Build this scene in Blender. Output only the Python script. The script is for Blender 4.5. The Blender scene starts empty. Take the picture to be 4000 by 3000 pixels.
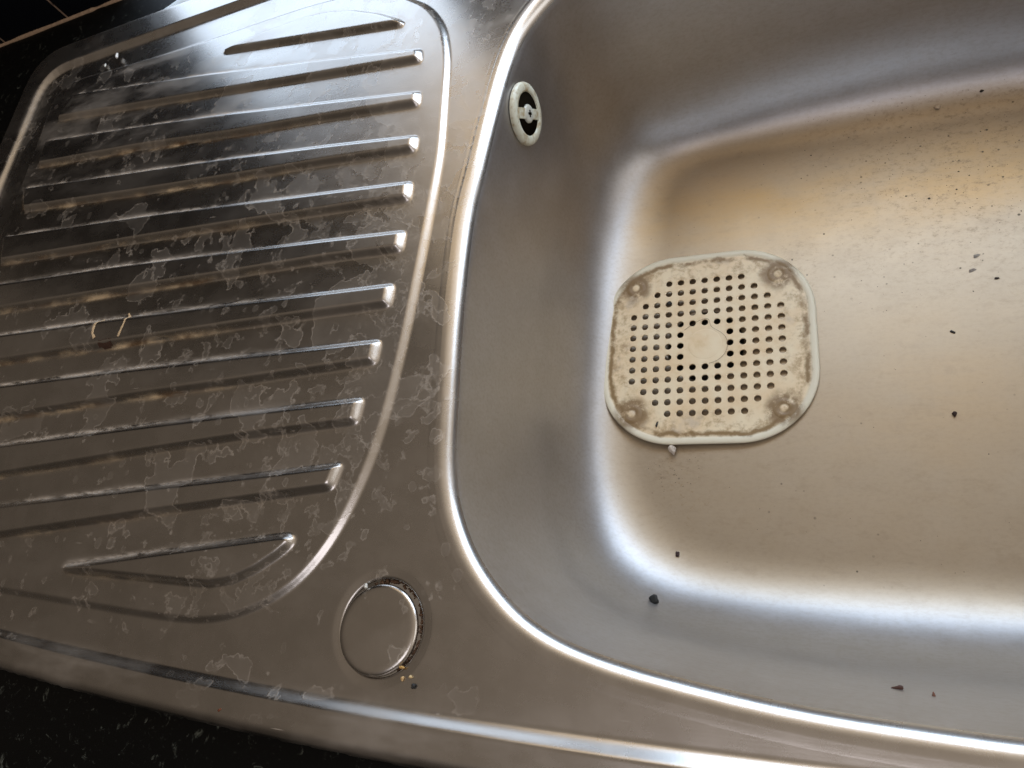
import bpy, bmesh, math, random
import numpy as np
from mathutils import Vector, Matrix
random.seed(7); rng = np.random.default_rng(7)
P = 0.0075                      # one unit of the survey grid (strainer hole pitch), metres
SC = bpy.context.scene
COL = SC.collection

# ------------------------------------------------------------------ camera
cam = bpy.data.objects.new("camera", bpy.data.cameras.new("camera"))
COL.objects.link(cam)
Rm = Matrix(((0.91481005, 0.06541635, 0.39855146),
             (0.09271128, 0.9264334, -0.36486404),
             (-0.39309946, 0.37073151, 0.84144576)))
cam.matrix_world = Matrix.Translation(Vector((9.315, -26.616, 36.202)) * P) @ Rm.to_4x4()
cam.data.sensor_width = 36
cam.data.lens = 36 * 2854 / 4000
cam.data.clip_start = 0.01
cam.data.clip_end = 50
cam.data.dof.use_dof = True
cam.data.dof.focus_distance = 0.375
cam.data.dof.aperture_fstop = 32.0
SC.camera = cam

# ------------------------------------------------------------------ world: a dim room, darker on the left
W = bpy.data.worlds.new("World"); SC.world = W; W.use_nodes = True
nt = W.node_tree; nt.nodes.clear()
N = nt.nodes.new; L = nt.links.new
tc = N('ShaderNodeTexCoord'); sep = N('ShaderNodeSeparateXYZ'); L(tc.outputs['Generated'], sep.inputs[0])
def wm(op, a, b=None, c=None):
    n = N('ShaderNodeMath'); n.operation = op
    for i, v in enumerate((a, b, c)):
        if v is None: continue
        if isinstance(v, (int, float)): n.inputs[i].default_value = v
        else: L(v, n.inputs[i])
    return n.outputs[0]
dx = wm('ADD', wm('MULTIPLY', sep.outputs['X'], 0.5), 0.5)
dxp = wm('POWER', dx, 1.8)
fr = N('ShaderNodeMapRange'); fr.interpolation_type = 'SMOOTHSTEP'; L(sep.outputs['Y'], fr.inputs[0])
fr.inputs[1].default_value = -0.75; fr.inputs[2].default_value = -0.05; fr.inputs[3].default_value = 0.35; fr.inputs[4].default_value = 1.0
zen = wm('MULTIPLY', wm('POWER', wm('MAXIMUM', sep.outputs['Z'], 0.0), 4.0), 0.12)
lum = wm('ADD', wm('MULTIPLY', wm('ADD', wm('MULTIPLY', dxp, 0.56), 0.082), fr.outputs[0]), zen)
ramp = N('ShaderNodeMix'); ramp.data_type = 'RGBA'
L(dx, ramp.inputs['Factor'])
ramp.inputs['A'].default_value = (1.0, 0.80, 0.62, 1)
ramp.inputs['B'].default_value = (1.0, 0.84, 0.66, 1)
bg = N('ShaderNodeBackground'); L(ramp.outputs['Result'], bg.inputs['Color']); L(lum, bg.inputs['Strength'])
ow = N('ShaderNodeOutputWorld'); L(bg.outputs[0], ow.inputs[0])

# ------------------------------------------------------------------ lamps: daylight from the window behind the sink, warm room light above it
def area(name, loc, target, sx, sy, power, color):
    d = bpy.data.lights.new(name, 'AREA'); d.shape = 'RECTANGLE'; d.size = sx; d.size_y = sy
    d.energy = power; d.color = color
    o = bpy.data.objects.new(name, d); COL.objects.link(o); o.location = loc
    o.rotation_euler = (Vector(target) - Vector(loc)).to_track_quat('-Z', 'Y').to_euler()
    return o
area("window_light", (-41*P, 47*P, 12*P), (-41*P, 0, 6*P), 46*P, 22*P, 0.46, (0.62, 0.78, 1.0))
area("window_light", (26*P, 47*P, 23*P), (26*P, 0, 8*P), 76*P, 42*P, 3.4, (0.60, 0.77, 1.0))
area("upper_window_light", (6*P, 50*P, 54*P), (6*P, 0, 0), 110*P, 42*P, 0.72, (1.0, 0.78, 0.52))
area("room_light", (12*P, 48*P, 104*P), (8*P, 0, -20*P), 76*P, 44*P, 0.15, (1.0, 0.84, 0.62))
area("side_window_light", (1.15, 0.0, 0.62), (0.0, 0.0, 0.0), 0.9, 0.6, 2.3, (0.92, 0.95, 1.0))
area("ceiling_light", (0.12, -0.72, 1.25), (0.1, 0.12, -0.1), 0.75, 0.55, 3.0, (0.95, 0.92, 1.0))

SC.view_settings.view_transform = 'Standard'
try: SC.view_settings.look = 'None'
except Exception: pass
SC.view_settings.exposure = 0.0
SC.view_settings.gamma = 1.0
SC.view_settings.use_curve_mapping = False
SC.render.engine = 'CYCLES'

# ------------------------------------------------------------------ helpers
def tag(o, label=None, cat=None, group=None, kind=None):
    if label: o['label'] = label
    if cat: o['category'] = cat
    if group: o['group'] = group
    if kind: o['kind'] = kind
    return o
def link(o, parent=None):
    COL.objects.link(o)
    if parent: o.parent = parent
    return o
def empty(name, loc=(0, 0, 0)):
    o = bpy.data.objects.new(name, None); o.location = loc; o.empty_display_size = 0.01
    return link(o)
def mesh_obj(name, verts, faces, mat=None, parent=None, smooth=True, normals=None, attrs=None):
    me = bpy.data.meshes.new(name)
    verts = np.asarray(verts, dtype=np.float32); faces = np.asarray(faces, dtype=np.int32)
    k = faces.shape[1]
    me.vertices.add(len(verts)); me.vertices.foreach_set('co', verts.ravel())
    me.loops.add(faces.size); me.loops.foreach_set('vertex_index', faces.ravel())
    me.polygons.add(len(faces))
    me.polygons.foreach_set('loop_start', np.arange(0, faces.size, k, dtype=np.int32))
    me.polygons.foreach_set('loop_total', np.full(len(faces), k, dtype=np.int32))
    me.polygons.foreach_set('use_smooth', np.full(len(faces), smooth))
    me.update(calc_edges=True)
    if attrs:
        for nme, a in attrs.items():
            at = me.attributes.new(nme, 'FLOAT', 'POINT'); at.data.foreach_set('value', np.asarray(a, dtype=np.float32))
    if normals is not None:
        me.normals_split_custom_set_from_vertices(np.asarray(normals, dtype=np.float32).tolist())
    if mat: me.materials.append(mat)
    o = bpy.data.objects.new(name, me)
    return link(o, parent)
def bm_obj(name, bm, mat=None, parent=None, smooth=True):
    me = bpy.data.meshes.new(name); bm.normal_update(); bm.to_mesh(me); bm.free()
    if smooth:
        for p in me.polygons: p.use_smooth = True
    if mat: me.materials.append(mat)
    return link(bpy.data.objects.new(name, me), parent)
def catmull(pts, n=8):
    p = np.array(pts, float); out = []
    m = len(p)
    for i in range(m):
        a, b, c, d = p[i-1], p[i], p[(i+1) % m], p[(i+2) % m]
        for t in np.arange(n) / n:
            out.append(0.5*((2*b) + (c-a)*t + (2*a-5*b+4*c-d)*t*t + (3*b-a-3*c+d)*t**3))
    return np.array(out)
def resample(poly, step):
    q = np.vstack([poly, poly[:1]]); d = np.r_[0, np.cumsum(np.linalg.norm(np.diff(q, axis=0), axis=1))]
    n = max(8, int(d[-1]/step)); s = np.linspace(0, d[-1], n, endpoint=False)
    return np.c_[np.interp(s, d, q[:, 0]), np.interp(s, d, q[:, 1])]
def smooth_closed(poly, sig, it=1):
    n = len(poly); k = np.fft.fftfreq(n); g = np.exp(-2*(math.pi*k*sig)**2)
    return np.real(np.fft.ifft(np.fft.fft(poly, axis=0) * g[:, None], axis=0))
def sdf(x, y, poly):
    """signed distance (negative inside), x,y flat arrays"""
    A = poly; B = np.roll(poly, -1, axis=0); E = B - A; LL = (E**2).sum(1) + 1e-12
    res = np.empty(len(x))
    for s in range(0, len(x), 20000):
        X = x[s:s+20000, None]; Y = y[s:s+20000, None]
        px = X - A[None, :, 0]; py = Y - A[None, :, 1]
        t = np.clip((px*E[:, 0] + py*E[:, 1]) / LL, 0, 1)
        d = np.sqrt(((px - t*E[:, 0])**2 + (py - t*E[:, 1])**2).min(1))
        c = ((A[None, :, 1] > Y) != (B[None, :, 1] > Y)) & (X < E[:, 0]*(Y - A[:, 1])/(E[:, 1] + 1e-12) + A[:, 0])
        res[s:s+20000] = np.where(c.sum(1) % 2 == 1, -d, d)
    return res
def sstep(a, b, v):
    t = np.clip((v-a)/(b-a), 0, 1); return t*t*(3-2*t)
def vnoise(x, y, seed=0):
    """cheap smooth value noise, numpy"""
    xi = np.floor(x).astype(np.int64); yi = np.floor(y).astype(np.int64); fx = x-xi; fy = y-yi
    def h(a, b):
        v = (a*374761393 + b*668265263 + seed*974711) & 0x7fffffff
        v = ((v ^ (v >> 13)) * 1274126177) & 0x7fffffff
        return (v ^ (v >> 16)) / 0x7fffffff
    u = fx*fx*(3-2*fx); w = fy*fy*(3-2*fy)
    return (h(xi, yi)*(1-u)+h(xi+1, yi)*u)*(1-w) + (h(xi, yi+1)*(1-u)+h(xi+1, yi+1)*u)*w

# ------------------------------------------------------------------ materials
class NB:
    def __init__(s, name):
        s.m = bpy.data.materials.new(name); s.m.use_nodes = True; s.t = s.m.node_tree; s.t.nodes.clear()
        s.out = s.t.nodes.new('ShaderNodeOutputMaterial')
        s.co = s.t.nodes.new('ShaderNodeTexCoord').outputs['Object']
    def n(s, ty, **kw):
        n = s.t.nodes.new(ty)
        for k, v in kw.items(): setattr(n, k, v)
        return n
    def set(s, sock, v):
        if isinstance(v, (int, float)): sock.default_value = v
        elif isinstance(v, (tuple, list)): sock.default_value = v if len(v) != 3 or sock.type != 'RGBA' else (*v, 1)
        else: s.t.links.new(v, sock)
    def math(s, op, a, b=None, c=None, clamp=False):
        n = s.n('ShaderNodeMath', operation=op, use_clamp=clamp)
        for i, v in enumerate((a, b, c)):
            if v is not None: s.set(n.inputs[i], v)
        return n.outputs[0]
    def mapping(s, scale=(1, 1, 1), loc=(0, 0, 0), rot=(0, 0, 0), src=None):
        n = s.n('ShaderNodeMapping'); s.set(n.inputs['Vector'], src or s.co)
        n.inputs['Scale'].default_value = scale; n.inputs['Location'].default_value = loc; n.inputs['Rotation'].default_value = rot
        return n.outputs[0]
    def noise(s, scale, detail=3, rough=.55, dist=0, vec=None, out='Fac'):
        n = s.n('ShaderNodeTexNoise'); s.set(n.inputs['Vector'], vec or s.co)
        n.inputs['Scale'].default_value = scale; n.inputs['Detail'].default_value = detail
        n.inputs['Roughness'].default_value = rough; n.inputs['Distortion'].default_value = dist
        return n.outputs[out]
    def voro(s, scale, vec=None, feature='F1', out='Distance', rnd=1):
        n = s.n('ShaderNodeTexVoronoi', feature=feature); s.set(n.inputs['Vector'], vec or s.co)
        n.inputs['Scale'].default_value = scale; n.inputs['Randomness'].default_value = rnd
        return n.outputs[out]
    def step(s, v, a, b, lo=0., hi=1.):
        n = s.n('ShaderNodeMapRange', interpolation_type='SMOOTHSTEP'); s.set(n.inputs[0], v)
        s.set(n.inputs[1], a); s.set(n.inputs[2], b); s.set(n.inputs[3], lo); s.set(n.inputs[4], hi)
        return n.outputs[0]
    def mix(s, f, a, b):
        n = s.n('ShaderNodeMix', data_type='RGBA'); s.set(n.inputs['Factor'], f); s.set(n.inputs['A'], a); s.set(n.inputs['B'], b)
        return n.outputs['Result']
    def mixf(s, f, a, b):
        n = s.n('ShaderNodeMix', data_type='FLOAT'); s.set(n.inputs[0], f); s.set(n.inputs[2], a); s.set(n.inputs[3], b)
        return n.outputs[0]
    def attr(s, name):
        n = s.n('ShaderNodeAttribute', attribute_name=name); return n.outputs['Fac']
    def bump(s, h, strength, dist, nrm=None):
        n = s.n('ShaderNodeBump'); s.set(n.inputs['Height'], h); n.inputs['Strength'].default_value = strength
        n.inputs['Distance'].default_value = dist
        if nrm: s.set(n.inputs['Normal'], nrm)
        return n.outputs[0]
    def principled(s, **kw):
        n = s.n('ShaderNodeBsdfPrincipled')
        for k, v in kw.items(): s.set(n.inputs[k.replace('_', ' ')], v)
        return n
    def done(s, sh):
        s.t.links.new(sh, s.out.inputs['Surface']); return s.m

def steel(name, rough=.27, film=1.0, bowl=False, base=(.56, .53, .495)):
    b = NB(name)
    # fine polish lines along the sink and random scratches
    brushed = b.noise(900, 2, .6, vec=b.mapping((.06, 1, 1)))
    mott = b.noise(55, 4, .6)
    fine = b.noise(1400, 2, .7)
    def strokes(rot, loc, sc, gate_lo):
        v = b.mapping((.07, 1, 1), loc=loc, rot=(0, 0, rot))
        d = b.voro(sc, vec=v); c = b.n('ShaderNodeSeparateColor'); b.set(c.inputs[0], b.voro(sc, vec=v, out='Color'))
        return b.math('MULTIPLY', b.step(d, .02, .055, 1, 0), b.step(c.outputs[0], gate_lo, gate_lo+.02))
    gate = b.step(b.noise(30, 2, .5, vec=b.mapping(loc=(3, 1, 0))), .44, .60)
    scratch = b.math('MAXIMUM', strokes(.95, (.1, 0, 0), 210, .55), b.math('MAXIMUM', strokes(1.5, (.3, .2, 0), 170, .7), strokes(.5, (.6, .1, 0), 190, .75)))
    scratch = b.math('MULTIPLY', scratch, gate)
    col = b.mix(b.step(mott, .35, .7), tuple(c*.93 for c in base), base)
    r = b.math('ADD', b.math('MULTIPLY', mott, .10), rough - .05)
    r = b.math('ADD', r, b.math('MULTIPLY', scratch, .12))
    height = b.math('ADD', b.math('MULTIPLY', brushed, .5), b.math('MULTIPLY', fine, .35))
    if not bowl:
        amt = b.attr('film')
        warp = b.noise(120, 3, .6, vec=b.mapping(loc=(1, 0, 0)))
        # dried puddles with scalloped tide lines
        sc1 = b.math('MULTIPLY', b.math('SUBTRACT', b.voro(130), .38), .10)
        lowf = b.math('MULTIPLY', b.math('SUBTRACT', b.noise(13, 2, .5, vec=b.mapping(loc=(5, 0, 0))), .5), .55)
        n1 = b.math('ADD', b.math('ADD', b.noise(30, 4, .50, dist=.35), sc1), b.math('MULTIPLY', b.math('SUBTRACT', warp, .5), .12))
        thr = b.math('SUBTRACT', b.math('SUBTRACT', .715, b.math('MULTIPLY', amt, .17)), lowf)
        e1 = b.math('SUBTRACT', n1, thr)
        m1 = b.step(e1, 0.0, .006)
        o1 = b.step(b.math('ABSOLUTE', e1), .002, .013, 1, 0)
        n2 = b.math('ADD', b.noise(85, 4, .55, dist=.3, vec=b.mapping(loc=(.7, .2, 0))), b.math('MULTIPLY', b.math('SUBTRACT', b.voro(320), .38), .10))
        e2 = b.math('SUBTRACT', n2, b.math('SUBTRACT', b.math('SUBTRACT', .765, b.math('MULTIPLY', amt, .16)), b.math('MULTIPLY', lowf, -.8)))
        m2 = b.step(e2, 0.0, .008)
        o2 = b.step(b.math('ABSOLUTE', e2), .003, .034, 1, 0)
        # single dried drops
        wv = b.n('ShaderNodeVectorMath', operation='ADD'); b.set(wv.inputs[0], b.mapping((1, .8, 1)))
        nc = b.n('ShaderNodeVectorMath', operation='SCALE'); b.set(nc.inputs[0], b.noise(160, 2, .5, out='Color')); nc.inputs['Scale'].default_value = .0036
        b.t.links.new(nc.outputs[0], wv.inputs[1])
        vd = b.voro(150, vec=wv.outputs[0]); vc = b.n('ShaderNodeSeparateColor'); b.set(vc.inputs[0], b.voro(150, vec=wv.outputs[0], out='Color'))
        rad = b.math('MULTIPLY', b.math('SUBTRACT', vc.outputs[0], .66), .95)
        e3 = b.math('SUBTRACT', rad, vd)
        m3 = b.step(e3, 0, .03); o3 = b.step(b.math('ABSOLUTE', e3), .0, .05, 1, 0)
        m3 = b.math('MULTIPLY', m3, b.step(amt, .1, .4)); o3 = b.math('MULTIPLY', o3, b.step(amt, .1, .4))
        haze_ = b.math('MULTIPLY', b.step(b.noise(24, 4, .6, vec=b.mapping((.5, 1.6, 1))), .42, .7), b.attr('chalk'))
        patch = b.math('MAXIMUM', b.math('MULTIPLY', m1, .8), b.math('MAXIMUM', b.math('MULTIPLY', m2, .55), b.math('MULTIPLY', m3, .6)))
        edge = b.math('MAXIMUM', o1, b.math('MAXIMUM', b.math('MULTIPLY', o2, .7), b.math('MULTIPLY', o3, .6)))
        edge = b.math('MULTIPLY', edge, b.math('MULTIPLY', b.step(amt, 0, .3), b.step(b.noise(200, 2), .35, .6, .25, 1)))
        patch = b.math('MULTIPLY', patch, b.step(amt, 0, .3))
        patch = b.math('MULTIPLY', patch, b.math('ADD', .72, b.math('MULTIPLY', b.noise(300, 3, .6), .5)))
        r = b.math('ADD', r, b.math('MULTIPLY', patch, .05 * film))
        r = b.math('ADD', r, b.math('MULTIPLY', haze_, .2))
        film_fac = b.math('ADD', b.math('MULTIPLY', patch, .055*film), b.math('ADD', b.math('MULTIPLY', edge, .27*film), b.math('MULTIPLY', haze_, .22)))
        film_fac = b.math('MINIMUM', film_fac, .9)
        height = b.math('ADD', height, b.math('MULTIPLY', edge, .8))
        grime = b.attr('grime')
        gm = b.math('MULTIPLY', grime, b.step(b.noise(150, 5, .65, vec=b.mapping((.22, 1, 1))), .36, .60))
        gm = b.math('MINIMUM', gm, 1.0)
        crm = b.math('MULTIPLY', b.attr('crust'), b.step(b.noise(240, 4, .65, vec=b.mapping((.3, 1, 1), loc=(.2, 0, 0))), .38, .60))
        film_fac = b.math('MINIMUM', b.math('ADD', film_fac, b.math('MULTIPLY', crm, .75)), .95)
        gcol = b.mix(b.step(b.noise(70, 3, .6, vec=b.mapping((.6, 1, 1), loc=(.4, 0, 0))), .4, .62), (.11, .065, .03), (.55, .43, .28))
    else:
        # dull scoured floor: soft discolouration, a painted golden reflection, dark specks and chalky flecks
        col = b.mix(b.math('MULTIPLY', b.attr('floor'), .85), col, (.42, .345, .245))
        grain = b.noise(520, 3, .75, vec=b.mapping((.6, 1, 1), rot=(0, 0, .2)))
        col = b.mix(b.math('MULTIPLY', b.step(grain, .42, .68), .22), col, (.30, .25, .19))
        gold_refl = b.attr('yellow')
        ym = b.math('MULTIPLY', gold_refl, b.step(b.noise(14, 4, .6, vec=b.mapping((.6, 1.2, 1))), .15, .75))
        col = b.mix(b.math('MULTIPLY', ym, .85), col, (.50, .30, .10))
        gr = b.math('MULTIPLY', b.attr('floor'), b.step(b.noise(130, 6, .75, vec=b.mapping((.7, 1.2, 1))), .50, .72))
        col = b.mix(b.math('MULTIPLY', gr, .24), col, (.22, .17, .12))
        gr2 = b.math('MULTIPLY', b.math('MULTIPLY', b.attr('speck'), b.attr('floor')), b.step(b.noise(330, 6, .8, vec=b.mapping((.8, 1.2, 1), rot=(0, 0, .4))), .50, .66))
        col = b.mix(b.math('MULTIPLY', gr2, .55), col, (.15, .11, .07))
        sp = b.voro(260); spc = b.n('ShaderNodeSeparateColor'); b.set(spc.inputs[0], b.voro(260, out='Color'))
        clus = b.math('ADD', b.step(b.noise(26, 3, .6, vec=b.mapping(loc=(2, 2, 0))), .5, .68), b.math('MULTIPLY', b.attr('speck'), .9))
        spm = b.math('MULTIPLY', b.step(sp, b.math('MULTIPLY', spc.outputs[0], .15), b.math('MULTIPLY', spc.outputs[0], .24), 1, 0), b.math('MULTIPLY', b.step(spc.outputs[1], .55, .7), clus))
        spm = b.math('MULTIPLY', spm, b.attr('floor'))
        film_fac = b.math('ADD', b.math('MULTIPLY', b.attr('floor'), .20), .02)
        ck = b.math('MULTIPLY', b.attr('chalk'), b.step(b.noise(420, 4, .6, vec=b.mapping((.8, 1.2, 1), rot=(0, 0, .5))), .60, .66))
        film_fac = b.math('MINIMUM', b.math('ADD', b.math('ADD', film_fac, b.math('MULTIPLY', scratch, .25)), b.math('MULTIPLY', ck, .6)), .9)
        gm = b.math('MULTIPLY', spm, .8)
        gcol = (.05, .035, .02)
        r = b.math('ADD', r, b.math('MULTIPLY', b.attr('floor'), .04))
        height = b.math('ADD', height, b.math('MULTIPLY', b.noise(300, 3, .6), .45))
        strk = b.noise(520, 5, .75, vec=b.mapping((.09, 1, 1), rot=(0, 0, .06)))
        strk2 = b.noise(200, 5, .7, vec=b.mapping((1, .06, .06), rot=(0, 0, -.5)))
        col = b.mix(b.math('MULTIPLY', b.step(strk, .42, .62), .10), col, (.36, .31, .26))
        col = b.mix(b.math('MULTIPLY', b.step(strk2, .5, .68), .08), col, (.34, .29, .24))
        r = b.math('ADD', r, b.math('MULTIPLY', b.math('SUBTRACT', strk, .5), .06))
    big = b.noise(9, 1, .4)
    nb = b.bump(big, .35, .0016)
    nb = b.bump(b.noise(26, 2, .5, vec=b.mapping(loc=(.9, .4, .2))), .30, .00045, nb)
    nb = b.bump(height, .16 if not bowl else .15, .00016, nb)
    p = b.principled(Base_Color=col, Metallic=1.0, Roughness=r, Normal=nb)
    fd = b.principled(Base_Color=(.60, .53, .45, 1) if not bowl else (.30, .225, .135, 1), Metallic=0, Roughness=.6, Normal=nb)
    fd.inputs['Specular IOR Level'].default_value = .3
    mx = b.n('ShaderNodeMixShader'); b.set(mx.inputs[0], film_fac); b.t.links.new(p.outputs[0], mx.inputs[1]); b.t.links.new(fd.outputs[0], mx.inputs[2])
    gd = b.principled(Base_Color=gcol, Metallic=0, Roughness=.75)
    if not bowl:
        film_fac2 = b.math('MULTIPLY', scratch, .45)
        ms = b.n('ShaderNodeMixShader'); b.set(ms.inputs[0], film_fac2); b.t.links.new(mx.outputs[0], ms.inputs[1]); b.t.links.new(fd.outputs[0], ms.inputs[2]); mx = ms
    mx2 = b.n('ShaderNodeMixShader'); b.set(mx2.inputs[0], gm); b.t.links.new(mx.outputs[0], mx2.inputs[1]); b.t.links.new(gd.outputs[0], mx2.inputs[2])
    return b.done(mx2.outputs[0])

M_steel = steel('satin_stainless_steel')
M_bowl = steel('scoured_stainless_steel', rough=.42, bowl=True, base=(.48, .468, .465))

def simple(name, col, rough=.5, metal=0, var=.15, scale=400, bump=.3, bd=.0002):
    b = NB(name); n = b.noise(scale, 4, .6)
    c = b.mix(n, tuple(v*(1-var) for v in col), tuple(min(1, v*(1+var)) for v in col))
    return b.done(b.principled(Base_Color=c, Metallic=metal, Roughness=rough, Normal=b.bump(n, bump, bd)).outputs[0])

def granite():
    b = NB('black_speckled_granite')
    f1 = b.step(b.noise(150, 6, .7, dist=.8), .58, .74)
    f2 = b.step(b.noise(420, 4, .7, vec=b.mapping(loc=(1, 2, 0))), .60, .72)
    f = b.math('ADD', b.math('MULTIPLY', f1, .55), b.math('MULTIPLY', b.math('MULTIPLY', f1, f2), .9), clamp=True)
    f = b.math('ADD', f, b.math('MULTIPLY', f2, .08))
    col = b.mix(f, (.0025, .0025, .0023), (.16, .175, .15))
    return b.done(b.principled(Base_Color=col, Roughness=.5, Specular_IOR_Level=.12, Normal=b.bump(b.noise(500, 3), .2, .0002)).outputs[0])
M_granite = granite()

def tiles():
    b = NB('black_glazed_tile_with_tan_grout')
    s = b.n('ShaderNodeSeparateXYZ'); b.set(s.inputs[0], b.co)
    w = 11.65*P
    u = b.math('DIVIDE', b.math('ADD', s.outputs[0], 70.5*P), w)
    v = b.math('DIVIDE', b.math('SUBTRACT', s.outputs[2], -.02*P), w)
    def g(q):
        fr = b.math('ABSOLUTE', b.math('SUBTRACT', q, b.math('ROUND', q)))
        return b.step(fr, .008, .014, 1, 0)
    gm = b.math('MAXIMUM', g(u), g(v))
    n = b.noise(300, 3)
    col = b.mix(b.math('MULTIPLY', gm, b.step(n, .3, .45)), (.006, .007, .010), (.34, .24, .17))
    return b.done(b.principled(Base_Color=col, Roughness=b.math('ADD', .25, b.math('MULTIPLY', gm, .5)), Specular_IOR_Level=.2, Normal=b.bump(gm, -.4, .0006)).outputs[0])
M_tiles = tiles()

# ------------------------------------------------------------------ survey outlines (units P, z=0 is the sink deck)
D = [(-67.1,-10),(-67.0,2),(-66.99,15.06),(-67.2,21),(-67.5,26.0),(-67.2,28.0),(-66.2,29.1),(-64.5,29.5),(-58.3,29.2),(-50.9,28.9),(-43.8,28.75),(-37.9,28.8),(-31.9,28.7),
     (-27.2,28.1),(-23.6,27.0),(-20.9,25.13),(-19.36,23.92),(-18.16,22.35),(-17.22,20.62),(-16.69,18.77),(-16.33,17.04),(-16.11,14.65),(-15.88,11.89),(-15.6,7.86),(-15.7,3.0),(-15.85,-1.5),(-16.06,-5.9),
     (-16.35,-9.6),(-16.8,-13.4),(-17.5,-16.3),(-18.46,-19.0),(-19.57,-21.0),(-20.9,-22.6),(-22.57,-23.8),(-24.68,-24.75),(-26.95,-25.3),(-29.5,-25.45),
     (-33.5,-25.32),(-40.5,-24.94),(-48.3,-24.5),(-58,-24.0),(-63.5,-23.7),(-65.8,-22.8),(-66.9,-20.5)]
RIBS = [
 [(-62.96,26.74),(-42.91,23.45),(-28.73,20.76),(-18.85,18.73),(-18.6,17.39),(-28.26,18.68),(-39.01,20.15),(-51.58,21.86),(-64.66,23.64)],
 [(-65.02,20.95),(-50.52,19.14),(-38.19,17.47),(-27.58,15.75),(-18.17,14.19),(-18.1,12.83),(-27.14,13.82),(-37.37,14.78),(-49.37,16.23),(-64.63,17.56)],
 [(-65.54,15.02),(-48.22,13.29),(-36.57,12.17),(-26.49,11.01),(-17.72,9.85),(-17.68,8.41),(-26.06,9.12),(-35.84,9.76),(-47.17,10.61),(-64.17,12.02)],
 [(-65.56,9.19),(-46.11,7.91),(-35.01,7.05),(-25.41,6.28),(-17.51,5.62),(-17.44,4.01),(-24.96,4.33),(-34.31,4.76),(-45.05,5.2),(-64.47,5.86)],
 [(-65.4,3.5),(-46.99,2.93),(-33.56,2.3),(-24.38,1.83),(-17.38,1.41),(-17.38,-.24),(-23.96,-.02),(-32.85,-.02),(-45.86,.15),(-65.2,.25)],
 [(-65.3,-2.35),(-44.77,-2.4),(-32.07,-2.56),(-23.33,-2.74),(-17.54,-2.84),(-17.55,-4.53),(-22.91,-4.57),(-31.42,-4.69),(-43.71,-4.95),(-65.2,-5.45)],
 [(-65.3,-7.75),(-42.79,-7.28),(-30.67,-7.13),(-22.33,-7.08),(-17.82,-7.04),(-17.89,-8.72),(-29.95,-9.35),(-39.29,-9.76),(-65.2,-11.3)],
 [(-65.3,-13.8),(-54.05,-13.1),(-38.24,-12.14),(-27.21,-11.55),(-18.35,-11.15),(-18.5,-12.85),(-26.69,-13.41),(-37.38,-14.33),(-65.1,-17.0)],
 [(-64.9,-19.4),(-51.26,-18.15),(-36.37,-16.9),(-25.93,-16.09),(-19.06,-15.5),(-19.5,-17.15),(-25.44,-17.8),(-35.55,-18.9),(-49.89,-20.6),(-64.0,-22.0)],
 [(-41.84,-22.56),(-32.47,-21.29),(-22.21,-19.95),(-21.65,-20.12),(-21.66,-20.6),(-22.57,-21.36),(-24.12,-22.35),(-25.8,-23.05),(-27.64,-23.36),(-30.06,-23.31),(-41.67,-22.93)],
 [(-41.87,26.1),(-36.71,26.75),(-32.18,26.9),(-29.28,26.55),(-26.65,25.75),(-23.72,24.3),(-21.87,23.1),(-21.0,22.3),(-21.14,22.05),(-29.36,23.49),(-41.67,25.7)],
]
XR = 56.0      # right end of the sink, out of frame
def rim_loop(xl, yb, yf, bow, rc, rr=4.0):
    pts = []
    for a in np.linspace(0, math.pi/2, 9): pts.append((xl + rc - rc*math.cos(a), yb - rc + rc*math.sin(a)))
    for x in np.arange(xl+rc+3, XR-5, 3.0): pts.append((x, yb))
    for a in np.linspace(0, math.pi/2, 6): pts.append((XR - rr + rr*math.sin(a), yb - rr + rr*math.cos(a)))
    yend = yf + bow*(XR-2)**2
    for a in np.linspace(0, math.pi/2, 6): pts.append((XR - rr + rr*math.cos(a), yend + rr - rr*math.sin(a)))
    for x in np.arange(XR-6, xl+rc, -3.0): pts.append((x, yf + bow*(x-2)**2))
    y0 = yf + bow*(xl+rc-2)**2
    for a in np.linspace(0, math.pi/2, 9): pts.append((xl + rc - rc*math.sin(a), y0 + rc - rc*math.cos(a)))
    return smooth_closed(resample(np.array(pts), .8), 1.2)
S0 = rim_loop(-69.05, 30.75, -28.95, .00080, 2.6)
S1 = rim_loop(-69.85, 31.75, -29.80, .00092, 3.4)
OO = rim_loop(-72.8, 35.05, -31.75, .0009, 4.2)
# the outlines were surveyed on other levels: slide them along the sight lines onto the raised plateau
CG = np.array([9.315, -26.616])
D = smooth_closed(resample(CG + (catmull(D, 6)-CG)*.9853, .5), 1.4)
RIBS = [resample(CG + (np.array(r)-CG)*.9876, .25) for r in RIBS]
RIBS = [smooth_closed(r, 1.0) for r in RIBS]
A_ = [(-8.4,20.1),(-9.7,18.2),(-10.5,16),(-11.05,13),(-11.45,9.7),(-11.75,7),(-12.0,4.6),(-12.2,3.2),(-12.3,.4),(-12.15,-4.8),(-11.95,-8.1),(-11.75,-10.6),(-11.6,-12.6),(-11.4,-15.1),
      (-10.8,-17.8),(-9.7,-20.1),(-8.6,-21.6),(-7.3,-22.9),(-6.2,-23.8),(-4.5,-24.7),(-2.7,-25.3),(-.3,-25.85),(1.9,-26.2),(3.9,-26.5),(6.8,-26.85),(9.5,-27.05),(12,-27.15),(15.2,-27.25),
      (22,-27.2),(29,-26.6),(34,-25.0),(37.5,-22),(39.3,-18),(40,-12),(40.3,0),(40,10),(39.2,17),(37.2,21.5),(33.5,24.2),(28,25.6),(20,26.0),(12,25.9),(5,25.4),(0,24.7),(-3.6,23.6),(-6.4,22)]
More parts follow.
